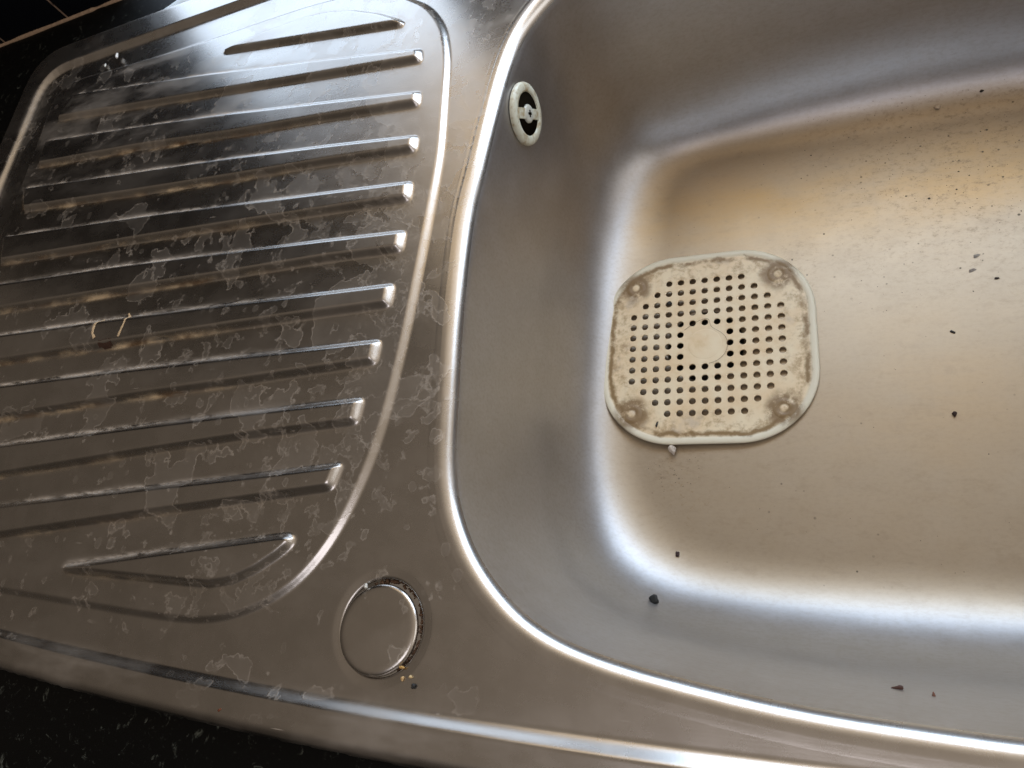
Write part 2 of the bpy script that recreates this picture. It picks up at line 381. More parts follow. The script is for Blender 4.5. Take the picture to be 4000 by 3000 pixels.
C6_ = [(-8.2,18.6),(-9.6,15.8),(-10.3,11.5),(-10.8,6.8),(-11,.2),(-11,-5.1),(-10.9,-9),(-10.1,-14.5),(-8.9,-17.9),(-7.1,-20.4),(-4.2,-22.3),(0,-23.4),(6,-24.1),(15,-24.5),
       (26,-24.3),(33,-22.2),(37,-18),(38.4,-11),(38.8,0),(38.4,9),(37,16),(34,20.6),(28,22.9),(20,23.6),(12,23.6),(4.3,23.3),(-1.5,22.6),(-5.6,21.2)]
B_ = [(-3.9,19.0),(-5.0,17.0),(-5.2,12),(-6.2,6.9),(-7.3,1),(-7.6,-5),(-7.3,-10),(-6.5,-13),(-4.9,-15.4),(-2.4,-17.6),(1,-19.0),(7.2,-19.9),(15,-20.3),
      (24,-20.2),(30,-18.2),(33.4,-14),(34.6,-8),(35,0),(34.6,8),(33.2,14),(30,18.6),(24,20.8),(13.2,21.3),(6,21.3),(.5,21.2),(-2.2,20.5)]
CEN = np.array([14., -1.])
TH = np.linspace(0, 2*math.pi, 1440, endpoint=False)
def polar(pts, sig=7):
    c = catmull(pts, 12) - CEN; a = np.arctan2(c[:, 1], c[:, 0]) % (2*math.pi); r = np.hypot(c[:, 0], c[:, 1])
    o = np.argsort(a); a = a[o]; r = r[o]
    v = np.interp(TH, np.r_[a[-1]-2*math.pi, a, a[0]+2*math.pi], np.r_[r[-1], r, r[0]])
    k = np.fft.fftfreq(len(v)); return np.real(np.fft.ifft(np.fft.fft(v)*np.exp(-2*(math.pi*k*sig)**2)))
DIR = np.c_[np.cos(TH), np.sin(TH)]
def ring(r): return CEN + DIR*r[:, None]
rA, rC, rB = polar(A_), polar(C6_, 9), polar(B_, 12) - 2.2 - 1.2*np.maximum(0, np.sin(TH))**2 - 1.0*np.maximum(0, -np.sin(TH))**2
A2 = ring(rA)
nA = np.roll(A2, -1, 0) - np.roll(A2, 1, 0); nA = np.c_[nA[:, 1], -nA[:, 0]]; nA /= np.linalg.norm(nA, axis=1)[:, None]   # outward
HOLE = np.array([-14.35, -24.97]); RH = 2.62
DEPTH = -20.0

def deck_height(x, y):
    """x,y flat arrays in P -> z in P, plus film / grime / chalk"""
    shp = x.shape
    sd = sdf(x, y, D)
    z = .26 * sstep(.30, -.30, sd)
    rib_sd = np.full(len(x), 9.0); gr = np.zeros(len(x)); ck = np.zeros(len(x)); cr = np.zeros(len(x))
    for i, r in enumerate(RIBS):
        bx0, by0 = r.min(0) - 1.2; bx1, by1 = r.max(0) + 1.2
        m = (x > bx0) & (x < bx1) & (y > by0) & (y < by1)
        if not m.any(): continue
        d = sdf(x[m], y[m], r)
        up = np.minimum(d, rib_sd[m]); 
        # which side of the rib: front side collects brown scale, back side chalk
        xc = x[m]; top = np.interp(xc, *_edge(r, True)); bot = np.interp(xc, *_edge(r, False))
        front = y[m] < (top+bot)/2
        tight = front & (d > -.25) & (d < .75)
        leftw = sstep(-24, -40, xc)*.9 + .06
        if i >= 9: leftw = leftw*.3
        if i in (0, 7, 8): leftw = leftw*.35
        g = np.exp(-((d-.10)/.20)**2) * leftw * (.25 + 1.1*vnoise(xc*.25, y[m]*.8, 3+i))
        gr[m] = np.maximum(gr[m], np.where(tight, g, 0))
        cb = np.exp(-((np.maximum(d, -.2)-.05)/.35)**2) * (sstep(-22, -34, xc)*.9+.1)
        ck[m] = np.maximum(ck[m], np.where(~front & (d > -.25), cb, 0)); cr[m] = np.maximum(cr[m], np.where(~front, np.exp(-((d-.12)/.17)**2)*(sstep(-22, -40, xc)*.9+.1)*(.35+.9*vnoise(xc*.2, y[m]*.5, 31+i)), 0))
        rib_sd[m] = up
    z = z + .45*sstep(.18, -.42, rib_sd)
    s0 = sdf(x, y, S0); s1 = sdf(x, y, S1); so = sdf(x, y, OO)
    t = np.clip(s0/np.maximum(s0 - s1, 1e-3), 0, 1); t = np.where(s0 < 0, 0, np.where(s1 > 0, 1, t))
    t = np.where(s1 > 0, 1, t)
    z = z + .55*(.55*t**1.7 + .45*t*t*(3-2*t))
    e = np.clip((so + .75)/.75, 0, 1); z = z - .62*(1-np.sqrt(np.clip(1-e*e, 0, 1)))*1.0 - .0*e
    z = np.where(so > 0, -.25, z)
    # slight hollow round the tap hole
    dh = np.hypot(x-HOLE[0], y-HOLE[1]); z = z - .05*sstep(3.3, 2.6, dh)
    inD = sstep(.3, -.3, sd)
    film = .22 + .45*inD*sstep(-48, -24, x) + .35*sstep(-24, -16, x)*sstep(-6.0, -12.5, x)*sstep(-29, -18, y) + .2*inD
    film = film + .25*np.exp(-((x+15)**2+(y-6)**2)/90) 
    film = film*(1-.75*sstep(-11, -6, x)) - .25*sstep(-30, -31, y)
    film = film + .22*sstep(-21, -18, x)*sstep(-11.5, -14, x)*sstep(-24, -16, y)
    film = film - .25*sstep(.0, -.4, rib_sd)
    film = np.where(s1 > 0, np.minimum(film, .10), film)
    chalk = .10 + ck + .55*inD*sstep(-30, -42, x)*sstep(8, 24, y) + .35*sstep(.9, .2, np.abs(s0-.5))*sstep(5, -20, x)
    chalk = chalk + .45*sstep(0, .3, s1)*sstep(-20, -30, y)  # front rim made paler all over
    return z, film, gr, np.clip(chalk, 0, 1), sd, s0, so, cr
def _edge(r, top):
    x0, x1 = r[:, 0].min(), r[:, 0].max(); xs = np.linspace(x0, x1, 24); out = []
    for xx in xs:
        s = r[np.abs(r[:, 0]-xx) < (x1-x0)/24]
        out.append((s[:, 1].max() if top else s[:, 1].min()) if len(s) else np.nan)
    return xs, np.array(out)

# ------------------------------------------------------------------ sink
sink = tag(empty('kitchen_sink'), 'satin stainless steel inset sink with a ribbed draining board and one deep rounded bowl', 'sink')

xs = np.r_[np.arange(-73.2, -7, .1), np.arange(-7, XR+.6, .28)]
ys = np.r_[np.arange(-33.0, -31, .08), np.arange(-31, -26, .09), np.arange(-26, 36, .095)]
X, Y = np.meshgrid(xs, ys); nx, ny = len(xs), len(ys)
Z, film, grime, chalk, sdD, s0v, sov, crust = deck_height(X.ravel(), Y.ravel())
Zg = Z.reshape(ny, nx)
gy, gx = np.gradient(Zg, ys, xs)
NRM = np.stack([-gx, -gy, np.ones_like(gx)], -1).reshape(-1, 3); NRM /= np.linalg.norm(NRM, axis=1)[:, None]
# bowl opening / hole mask, by polar radius
dxy = np.c_[X.ravel(), Y.ravel()] - CEN
ang = np.arctan2(dxy[:, 1], dxy[:, 0]) % (2*math.pi)
inb = np.hypot(dxy[:, 0], dxy[:, 1]) < np.interp(ang, np.r_[TH, 2*math.pi], np.r_[rA, rA[0]]) + 1.12
inh = np.hypot(X.ravel()-HOLE[0], Y.ravel()-HOLE[1]) < RH + .25
drop = inb | inh | (sov > .12)
idx = np.arange(nx*ny).reshape(ny, nx)
Q = np.stack([idx[:-1, :-1], idx[:-1, 1:], idx[1:, 1:], idx[1:, :-1]], -1).reshape(-1, 4)
Q = Q[~drop[Q].any(1)]
V = np.c_[X.ravel(), Y.ravel(), Z]*P
def sub(name, mask):
    f = Q[mask]; u, inv = np.unique(f, return_inverse=True); f = inv.reshape(-1, 4)
    return mesh_obj(name, V[u], f, M_steel, sink, normals=NRM[u], attrs=dict(film=film[u], grime=grime[u], chalk=chalk[u], crust=crust[u]))
cD = sdD[Q].mean(1); cS = s0v[Q].mean(1)
mD = cD < .32; mR = (cS > -.02) & ~mD
sub('draining_board', mD); sub('raised_rim', mR); sub('sink_deck', ~mD & ~mR)

def loft(name, rings, mat, attrs=None, close=True, flip=False):
    n = len(rings[0]); m = len(rings)
    v = np.concatenate(rings)*P
    f = []
    i = np.arange(n); j = (i+1) % n
    for k in range(m-1):
        f.append(np.c_[k*n+i, k*n+j, (k+1)*n+j, (k+1)*n+i])
    f = np.concatenate(f)
    if flip: f = f[:, ::-1]
    return mesh_obj(name, v, f, mat, sink, attrs=attrs)

# bowl: rolled lip, wall, wide fillet, floor, outlet
ri = []
def add(xy, z): ri.append(np.c_[xy, np.broadcast_to(z, (len(xy),))])
roll = 1.05 - .15*0
for o_, zz in ((1.6, -.004), (1.5, .002), (1.3, .003), (1.17, .003 - .022*sstep(-2, 6, A2[:, 1])*sstep(-2, -6, A2[:, 0])), (1.1, .003), (1.04, .004)):
    add(A2 + nA*o_, zz)
wall_top = lambda t: A2*(1-t) + (ring(rC) - (ring(rC)-A2)*(1.5/14.))*t
ZL = 1.25
tw = ZL/12.5
W0 = wall_top(tw)                       # where the roll meets the wall, z=-ZL
W6 = ring(rC); Bf = ring(rB)
W6 = ring(rC) - (ring(rC)-A2)*(1.5/14.)
kt = W6 + (W6 - A2)*(7.5/12.5)         # wall line continued to floor level
for t in np.linspace(0, 1, 15)[0:]:
    p0 = A2 + nA*1.0; p1 = A2 - nA*.0; p2 = W0
    add(p0*(1-t)**2 + 2*p1*t*(1-t) + p2*t*t, -ZL*t*t)
for t in np.linspace(0, 1, 14)[1:]:
    add(wall_top(tw + (1-tw)*t), -ZL - (12.5-ZL)*t)
for t in np.linspace(0, 1, 34)[1:]:
    add(W6*(1-t)**2 + 2*kt*t*(1-t) + Bf*t*t, -12.5*(1-t)**2 - 2*20*t*(1-t) - 20*t*t)
a0 = np.arctan2(Bf[:, 1], Bf[:, 0])
dc = np.c_[np.cos(a0), np.sin(a0)]
for t in np.linspace(0, 1, 60)[1:]:
    add(Bf*(1-t) + dc*3.3*t, DEPTH - .04*t)
nfl = len(ri)
add(dc*3.2, DEPTH-.07); add(dc*3.1, DEPTH-.2); add(dc*3.05, DEPTH-.45); add(dc*3.0, DEPTH-.8); add(dc*2.95, DEPTH-1.2)
add(dc*2.85, DEPTH-7); add(dc*.01, DEPTH-7.05)
allv = np.concatenate(ri)
fl = sstep(DEPTH+1.3, DEPTH+.05, allv[:, 2])
gold_refl = (.15+.85*fl)*np.exp(-((allv[:, 1]-13.5 + .0*allv[:, 0])/5.0)**2)*(.9) + .35*np.exp(-((allv[:, 0]-16)**2+(allv[:, 1]+6)**2)/60)  # golden reflection of the warm light, put into the floor colour
spk = sstep(2, 18, allv[:, 0])*sstep(-2, 10, allv[:, 1])
spk = np.maximum(spk, np.exp(-((allv[:, 0]+2.5)**2+(allv[:, 1]+10.2)**2)/3.5))
spk = np.maximum(spk, .9*np.exp(-((allv[:, 0]-8)**2+(allv[:, 1]-7)**2)/9.))
chk = np.exp(-(((allv[:, 0]+1.6)/2.4)**2+((allv[:, 1]+13.2)/3.2)**2))
NL = 6 + 12
lipv = np.concatenate(ri[:NL]); _, lf, lg, lc, _, _, _, _ = deck_height(lipv[:, 0], lipv[:, 1])
loft('bowl_lip', ri[:NL], M_steel, attrs=dict(film=lf*np.repeat(np.clip(np.linspace(1.6, -.4, NL), 0, 1), 1440), grime=0*lg, chalk=lc*np.repeat(np.clip(np.linspace(1, -.2, NL), 0, 1), 1440), crust=0*lg), flip=True)
loft('bowl', ri[NL-1:nfl+2], M_bowl, attrs={k: v[(NL-1)*1440:(nfl+2)*1440] for k, v in dict(floor=fl, yellow=gold_refl, speck=spk, chalk=chk).items()}, flip=True)
# collar continues the deck, so give the lip's outermost rings the deck's dried-water film too
M_drain = simple('dark_waste_metal', (.10, .09, .08), .4, .8)
loft('waste_outlet', ri[nfl+1:], M_drain, flip=True)

# tap hole rim in the deck
th = np.linspace(0, 2*math.pi, 256, endpoint=False); dh = np.c_[np.cos(th), np.sin(th)]
rr = []
for r_, z_ in ((3.2, .0), (3.1, None), (3.0, None), (2.9, None), (2.8, None), (2.7, None), (RH+.06, -.06), (RH, -.09), (RH-.01, -.2), (RH, -1.2)):
    xy = HOLE + dh*r_
    h = deck_height(xy[:, 0], xy[:, 1])[0]
    rr.append(np.c_[xy, h+.006 if z_ is None or z_ == 0 else np.full(len(xy), z_)])
ra = np.concatenate(rr); _, f_, g_, c_, _, _, _, _ = deck_height(ra[:, 0], ra[:, 1])
loft('tap_hole', rr, M_steel, attrs=dict(film=f_, grime=0*g_, chalk=c_), flip=True)
cut = .0
# ------------------------------------------------------------------ loose blanking disc lying in the spare tap hole
def lathe(prof, seg=96):
    bm = bmesh.new(); rings = []
    for r, z in prof:
        if r < 1e-6: rings.append([bm.verts.new((0, 0, z))])
        else: rings.append([bm.verts.new((r*math.cos(2*math.pi*k/seg), r*math.sin(2*math.pi*k/seg), z)) for k in range(seg)])
    for a, b_ in zip(rings, rings[1:]):
        for k in range(seg):
            k2 = (k+1) % seg
            if len(a) == 1: bm.faces.new((a[0], b_[k], b_[k2]))
            elif len(b_) == 1: bm.faces.new((a[k], b_[0], a[k2]))
            else: bm.faces.new((a[k], b_[k], b_[k2], a[k2]))
    bmesh.ops.recalc_face_normals(bm, faces=bm.faces[:])
    return bm
prof = [(0, .030)] + [(r, .030-.0005*r*r) for r in np.linspace(.2, 2.1, 12)]
prof += [(2.22, .018), (2.32, -.005), (2.40, -.05), (2.455, -.12), (2.475, -.2), (2.47, -.3), (2.40, -.32), (0, -.32)]
bm = lathe([(r*P, z*P) for r, z in prof], 128)
M_disc = steel('satin_steel_disc', rough=.23)
disc = bm_obj('tap_hole_cover', bm, M_disc)
for k, val in (('film', .46), ('grime', 0.), ('chalk', .12)):
    at = disc.data.attributes.new(k, 'FLOAT', 'POINT'); at.data.foreach_set('value', np.full(len(disc.data.vertices), val, dtype=np.float32))
disc.location = (-14.50*P, -25.12*P, .14*P)
disc.rotation_euler = (math.radians(-1.2), math.radians(2.2), .4)
tag(disc, 'round steel blanking disc sitting slightly askew in the spare tap hole', 'hole cover')

# ------------------------------------------------------------------ overflow grille on the bowl wall
M_plastic = NB('aged_white_plastic')
_b = M_plastic
_n = _b.noise(220, 4, .6)
_c = _b.mix(_b.step(_n, .45, .7), (.56, .55, .44), (.36, .28, .16))
M_plastic = _b.done(_b.principled(Base_Color=_c, Roughness=.32, Normal=_b.bump(_n, .1, .0002)).outputs[0])
M_black = simple('cavity_shade_black', (.008, .006, .004), 1.0)  # flat black standing for the shade in the overflow opening and screw slot
for n_ in M_black.node_tree.nodes:
    if n_.type == 'BSDF_PRINCIPLED': n_.inputs['Specular IOR Level'].default_value = .0
M_screw = simple('stained_white_screw', (.50, .49, .42), .3, 0, .25)
ov = empty('overflow_grille'); ov.parent = sink
tag(ov, 'yellowed white plastic overflow cover')
nrm = Vector((.985, -.14, .06)).normalized()
zax = nrm; yax = Vector((0, 0, 1)) - zax*zax.z; yax.normalize(); xax = yax.cross(zax)
Mx = Matrix((xax, yax, zax)).transposed().to_4x4()
ov.matrix_local = Matrix.Translation(Vector((-10.60, 13.0, -3.6))*P) @ Mx @ Matrix.Rotation(math.radians(127), 4, 'Z') @ Matrix.Scale(.86, 4)
prof = [(1.85, .05), (1.86, .28), (1.92, .40), (2.08, .47), (2.3, .46), (2.52, .36), (2.66, .2), (2.70, .02), (2.70, -.3)]
bm_obj('ring', lathe([(r*P, z*.62*P) for r, z in prof]), M_plastic, ov)
bm_obj('opening', lathe([(0, .14*P), (1.9*P, .14*P), (1.9*P, .0)], 64), M_black, ov)
def box_bm(sx, sy, sz, loc=(0, 0, 0), bev=0):
    bm = bmesh.new(); bmesh.ops.create_cube(bm, size=1)
    for v in bm.verts: v.co = Vector((v.co.x*sx+loc[0], v.co.y*sy+loc[1], v.co.z*sz+loc[2]))
    if bev: bmesh.ops.bevel(bm, geom=bm.edges[:], offset=bev, segments=3, affect='EDGES', profile=.6)
    return bm
bm_obj('bar', box_bm(3.8*P, .92*P, .16*P, (0, 0, .19*P), .05*P), M_plastic, ov)
scr = bm_obj('screw', lathe([(0, .37*P), (.3*P, .37*P), (.56*P, .355*P), (.74*P, .31*P), (.80*P, .24*P), (.80*P, .1*P)], 48), M_screw, ov)
bm = box_bm(.22*P, .62*P, .012*P, (0, 0, .377*P)); b2 = box_bm(.62*P, .22*P, .012*P, (0, 0, .3775*P))
me_ = bpy.data.meshes.new('t'); b2.to_mesh(me_); b2.free(); bm.from_mesh(me_)
bm_obj('cross_slot', bm, M_black, scr, False)

# ------------------------------------------------------------------ silicone strainer
def strainer_mat():
    b = NB('stained_cream_silicone')
    s = b.n('ShaderNodeSeparateXYZ'); b.set(s.inputs[0], b.co)
    x = b.math('DIVIDE', s.outputs[0], P); y = b.math('DIVIDE', s.outputs[1], P)
    ax = b.math('ABSOLUTE', x); ay = b.math('ABSOLUTE', y)
    # distance inwards from the rounded-square edge
    qx = b.math('MAXIMUM', b.math('SUBTRACT', ax, 2.6), 0); qy = b.math('MAXIMUM', b.math('SUBTRACT', ay, 2.6), 0)
    rad = b.math('SQRT', b.math('ADD', b.math('MULTIPLY', qx, qx), b.math('MULTIPLY', qy, qy)))
    e = b.math('SUBTRACT', 6.05, rad)      # 0 at the edge
    wob = b.math('MULTIPLY', b.math('SUBTRACT', b.noise(90, 4, .6), .5), .9)
    e2 = b.math('ADD', e, wob)
    n1 = b.noise(150, 6, .7); n2 = b.noise(60, 5, .65, vec=b.mapping(loc=(.5, .2, 0))); n3 = b.noise(45, 3, .6, vec=b.mapping(loc=(2, 1, 0)))
    ringm = b.math('MULTIPLY', b.step(b.math('ABSOLUTE', b.math('SUBTRACT', e2, .85)), .06, .34, 1, 0), b.step(n2, .34, .52))
    band = b.math('MULTIPLY', b.step(e, .7, 1.1), b.step(e, 1.8, 3.2, 1, 0))
    side = b.math('MULTIPLY', band, b.step(n1, .44, .68))
    fx = b.math('SUBTRACT', ax, 5.9); fy = b.math('SUBTRACT', ay, 5.9)
    fd = b.math('SQRT', b.math('ADD', b.math('MULTIPLY', fx, fx), b.math('MULTIPLY', fy, fy)))
    foot = b.math('MULTIPLY', b.step(b.math('ADD', fd, wob), .9, 1.75, 1, 0), b.step(fd, .2, .4))
    foot = b.math('MULTIPLY', foot, b.step(n1, .28, .50))
    mid = b.math('MULTIPLY', b.step(b.noise(100, 5, .7, vec=b.mapping(loc=(.1, .9, 0))), .5, .72), .35)
    mid = b.math('MULTIPLY', mid, b.step(e, 1.0, 1.8))
    base = b.mix(b.step(n3, .35, .65), (.72, .61, .42), (.68, .53, .33))
    base = b.mix(b.step(e, .45, .8, 1, 0), base, (.66, .61, .47))
    c = b.mix(mid, base, (.52, .36, .16))
    c = b.mix(b.math('MULTIPLY', side, .9), c, (.36, .245, .12))
    c = b.mix(b.math('MULTIPLY', b.math('MULTIPLY', band, b.step(n3, .55, .68)), .4), c, (.34, .32, .30))
    c = b.mix(b.math('MULTIPLY', ringm, .95), c, (.20, .12, .04))
    c = b.mix(b.math('MULTIPLY', foot, .9), c, (.19, .115, .045))
    return b.done(b.principled(Base_Color=c, Roughness=.48, Normal=b.bump(n1, .15, .0003)).outputs[0])
M_sil = strainer_mat()
st = tag(empty('drain_strainer', (0.06*P, -.1*P, DEPTH*P)), 'stained cream silicone drain strainer with a grid of round holes lying on the bowl floor', 'drain strainer')
def rsq(hw, rc, n=14, scale=1):
    pts = []
    for cx, cy, a in ((1, 1, 0), (-1, 1, 90), (-1, -1, 180), (1, -1, 270)):
        for k in range(n+1):
            t = math.radians(a + 90*k/n); pts.append((cx*(hw-rc)+rc*math.cos(t), cy*(hw-rc)+rc*math.sin(t)))
    return pts
cu = bpy.data.curves.new('c', 'CURVE'); cu.dimensions = '2D'; cu.fill_mode = 'BOTH'
def spl(pts):
    s = cu.splines.new('POLY'); s.points.add(len(pts)-1); s.use_cyclic_u = True
    for k, p in enumerate(pts): s.points[k].co = (p[0]*P, p[1]*P, 0, 1)
spl(rsq(8.45, 5.9, 20))
for j in range(13):
    for i in range(13):
        m = {0: 3, 1: 2, 2: 1}.get(min(j, 12-j), 0)
        if i < m or i > 12-m: continue
        if 5 <= i <= 7 and 5 <= j <= 7: continue
        cx, cy = i-6, 6-j
        spl([(cx+.315*math.cos(2*math.pi*k/18), cy+.315*math.sin(2*math.pi*k/18)) for k in range(18)])
cu.extrude = .045*P; cu.bevel_depth = .04*P; cu.bevel_resolution = 2
tmp = bpy.data.objects.new('c', cu); COL.objects.link(tmp)
bpy.context.view_layer.update()
me = bpy.data.meshes.new_from_object(tmp.evaluated_get(bpy.context.evaluated_depsgraph_get()))
bpy.data.objects.remove(tmp); bpy.data.curves.remove(cu)
me.name = 'perforated_sheet'
me.materials.clear(); me.materials.append(M_sil)
for v in me.vertices: v.co.z += .13*P
sheet = bpy.data.objects.new('perforated_sheet', me); link(sheet, st)
# raised soft border
bm = bmesh.new(); secs = []
for off, zz in ((.0, .0), (.12, .06), (.16, .16), (.08, .23), (-.06, .265), (-.22, .255), (-.40, .215), (-.5, .15)):
    secs.append([bm.verts.new((x*P, y*P, zz*P)) for x, y in rsq(8.45+off, 5.9+off, 24)])
n = len(secs[0])
for a, b_ in zip(secs, secs[1:]):
    for k in range(n): bm.faces.new((a[k], a[(k+1) % n], b_[(k+1) % n], b_[k]))
bmesh.ops.recalc_face_normals(bm, faces=bm.faces[:])
bm_obj('border', bm, M_sil, st)
for sx, sy in ((-1, 1), (1, 1), (-1, -1), (1, -1)):
    prof = [(0, .05), (.16, .05), (.26, .02), (.34, -.02), (.42, .03), (.55, .055), (.72, .05), (.9, -.02)]
    bm = lathe([(r*P, (z+.215)*P) for r, z in prof], 40)
    for v in bm.verts: v.co += Vector((sx*5.9*P, sy*5.9*P, 0))
    bm_obj('suction_foot', bm, M_sil, st)
DRAPE = True
prof = [(0, .225), (1.28, .225), (1.34, .22), (1.40, .20)]
bm = lathe([(r*P, z*P) for r, z in prof], 64)
bm_obj('centre_boss', bm, M_sil, st)

PROFS = np.stack([np.hypot(q[:, 0]-CEN[0], q[:, 1]-CEN[1]) for q in ri[:nfl]])[::-1]; PROFZ = np.stack([q[:, 2] for q in ri[:nfl]])[::-1]
def bowl_z(x, y):
    a = math.atan2(y-CEN[1], x-CEN[0]) % (2*math.pi); i = int(round(a/(2*math.pi)*1440)) % 1440
    return float(np.interp(math.hypot(x-CEN[0], y-CEN[1]), PROFS[:, i], PROFZ[:, i]))
for ch in list(st.children):           # its left side rests on the start of the bowl's curve
    for v in ch.data.vertices: v.co.z += .032*(8.6*P - v.co.x)
# ------------------------------------------------------------------ worktop, wall, cloth
bm = bmesh.new()
zt = -.06*P; zb = -4*P
outer = (-150*P, 70*P, -46*P, 40.3*P); inn = (-72.0*P, 55.2*P, -28.9*P, 34.4*P)
def slab(x0, x1, y0, y1):
    vs = [bm.verts.new((x, y, z)) for z in (zb, zt) for x, y in ((x0, y0), (x1, y0), (x1, y1), (x0, y1))]
    for f in ((3, 2, 1, 0), (4, 5, 6, 7), (0, 1, 5, 4), (1, 2, 6, 5), (2, 3, 7, 6), (3, 0, 4, 7)): bm.faces.new([vs[k] for k in f])
slab(outer[0], inn[0], outer[2], outer[3]); slab(inn[1], outer[1], outer[2], outer[3])
slab(inn[0], inn[1], outer[2], inn[2]); slab(inn[0], inn[1], inn[3], outer[3])
wt = bm_obj('worktop', bm, M_granite, None, False); tag(wt, kind='structure')

bm = box_bm(90*P, 3*P, 90*P, (-106*P, 41.8*P, 44.5*P), .1*P)
tw_ = bm_obj('tiled_wall', bm, M_tiles, None, False)
tag(tw_, 'black glazed tile splashback with thin tan grout lines behind the draining board', 'wall')
# grout bead along the foot of the tiles
bm = bmesh.new(); prev = None
for k in range(161):
    x = -150 + k*.67; rad_ = .26 + .10*vnoise(np.array([k*.35]), np.array([2.]), 5)[0]
    if -66 < x < -64.8: rad_ *= .5
    cur = [bm.verts.new((x*P, (40.3 + .0 - rad_*math.cos(a))*P, (-.10+rad_*math.sin(a)*.9)*P)) for a in np.linspace(0, math.pi/2, 7)]
    if prev:
        for i in range(6): bm.faces.new((prev[i], cur[i], cur[i+1], prev[i+1]))
    prev = cur
bm_obj('grout_joint', bm, simple('tan_grout', (.42, .29, .19), .8, 0, .45, 260), tw_)

M_cloth = simple('pale_damp_cloth', (.62, .70, .74), .8, 0, .12, 300, .8, .0006)
bm = bmesh.new(); n = 30
cl = [(-53.2, 34.9), (-47.2, 38.2), (-38, 39.5), (-30, 34.9)]
g = {}
for i in range(n+1):
    for j in range(n+1):
        u, w = i/n, j/n
        a = np.array(cl[0])*(1-u)+np.array(cl[3])*u; b_ = np.array(cl[1])*(1-u)+np.array(cl[2])*u
        p = a*(1-w)+b_*w
        h = .12 + .10*vnoise(np.array([u*9]), np.array([w*5]), 8)[0] + .06*vnoise(np.array([u*26]), np.array([w*14]), 9)[0]
        g[i, j] = bm.verts.new((p[0]*P, p[1]*P, h*P))
for i in range(n):
    for j in range(n): bm.faces.new((g[i, j], g[i+1, j], g[i+1, j+1], g[i, j+1]))
bmesh.ops.recalc_face_normals(bm, faces=bm.faces[:])
r_ = bmesh.ops.extrude_face_region(bm, geom=bm.faces[:])
for v in [e for e in r_['geom'] if isinstance(e, bmesh.types.BMVert)]: v.co.z -= .15*P
bmesh.ops.recalc_face_normals(bm, faces=bm.faces[:])
cloth = bm_obj('cloth', bm, M_cloth); tag(cloth, 'pale bluish white cloth showing behind the back edge of the sink', 'cloth')

post = bm_obj('reflection_post', box_bm(15*P, 1.2*P, 25*P, (-19*P, 42*P, 12.4*P), .1*P), simple('reflection_post_dark', (.05, .045, .045), .5), None, False)  # unseen post, added to put a dark reflection on the deck
tag(post, 'added dark post out of frame behind the sink, seen only as a reflection', 'added blocker')
# ------------------------------------------------------------------ crumbs
def lump(name, loc, size, col, label, cat='crumb', seed=0, squash=(1, 1, 1), rot=0, rough=.6, box=False, group=None):
    r = random.Random(seed)
    bm = bmesh.new()
    if box:
        bmesh.ops.create_cube(bm, size=1.6)
        bmesh.ops.subdivide_edges(bm, edges=bm.edges[:], cuts=3, use_grid_fill=True)
        jit = .07
    else:
        bmesh.ops.create_icosphere(bm, subdivisions=3, radius=1); jit = .0
    ph = [r.uniform(0, 6) for _ in range(6)]
    for v in bm.verts:
        d = v.co.normalized()
        k = 1 + .18*math.sin(3*d.x+ph[0]) + .15*math.sin(4*d.y+ph[1]) + .12*math.sin(5*d.z+6*d.x+ph[2]) + .07*math.sin(11*d.y+ph[3]+9*d.x)
        if box: k = 1 + .10*math.sin(3*v.co.x+ph[0]) + .08*math.sin(7*v.co.y+ph[1]) + r.uniform(-jit, jit)
        v.co = Vector((v.co.x*squash[0], v.co.y*squash[1], v.co.z*squash[2]))*k*size*1.12*P
    zmin = min(v.co.z for v in bm.verts)
    for v in bm.verts: v.co.z -= zmin
    o = bm_obj(name, bm, simple(name+'_material', col, rough, 0, .5, 900, .5, .0004))
    o.location = Vector(loc)*P; o.rotation_euler = (0, 0, rot)
    tag(o, label, cat, group); return o
FR = []
def place(x, y): return (x, y, bowl_z(x, y))
# centre the positions that were surveyed on the floor plane back onto the sloping sides
camp = np.array([9.315, -26.616, 36.202])
def onray(x, y, z):
    """move a surveyed point along its line of sight until it meets the bowl surface"""
    a = np.array([x, y, z]); d = a - camp
    for t in np.linspace(.6, 1.3, 1400):
        p = camp + d*t
        if p[2] <= bowl_z(p[0], p[1]): return tuple(p)
    return tuple(a)
lump('plastic_crumb', onray(-3.33, -20.85, -18), .34, (.006, .007, .007), 'black square crumb of plastic on the front left curve of the bowl', seed=1, squash=(.9, 1, .55), rot=.35, box=True)
lump('rust_flake', onray(11.68, -25.47, -14), .17, (.07, .022, .010), 'reddish brown rust flake low on the front wall of the bowl', 'flake', 2, (1.3, .7, .5), .2)
lump('rust_flake', onray(13.47, -25.67, -14), .12, (.16, .06, .03), 'tiny brown flake right of the larger rust flake on the front wall of the bowl', 'flake', 3, (.7, 1, .5))
lump('food_crumb', onray(17.15, -6.97, -20), .14, (.03, .012, .006), 'dark brown crumb right of the strainer on the bowl floor, near its front edge', seed=4, squash=(1, 1.1, .6))
lump('food_crumb', onray(17.76, -.64, -20), .11, (.012, .01, .008), 'thin black elongated crumb on the bowl floor right of the strainer centre', seed=5, squash=(1.5, .6, .5), rot=-.6)
lump('food_crumb', onray(-2.09, -17.22, -20), .15, (.04, .02, .018), 'small dark crumb in the front left corner of the bowl floor', seed=6, squash=(.8, 1.1, .7))
lump('grit_lump', (-2.52, -9.05, DEPTH+.02), .33, (.55, .48, .40), 'pale grey brown lump of grit against the front edge of the strainer', 'grit', 7, (.85, 1, .8), .4)
lump('scale_chip', onray(18.9, 19.86, -20), .18, (.62, .50, .36), 'small cream chip near the back right of the bowl floor', 'chip', 8, (1.4, .8, .5))
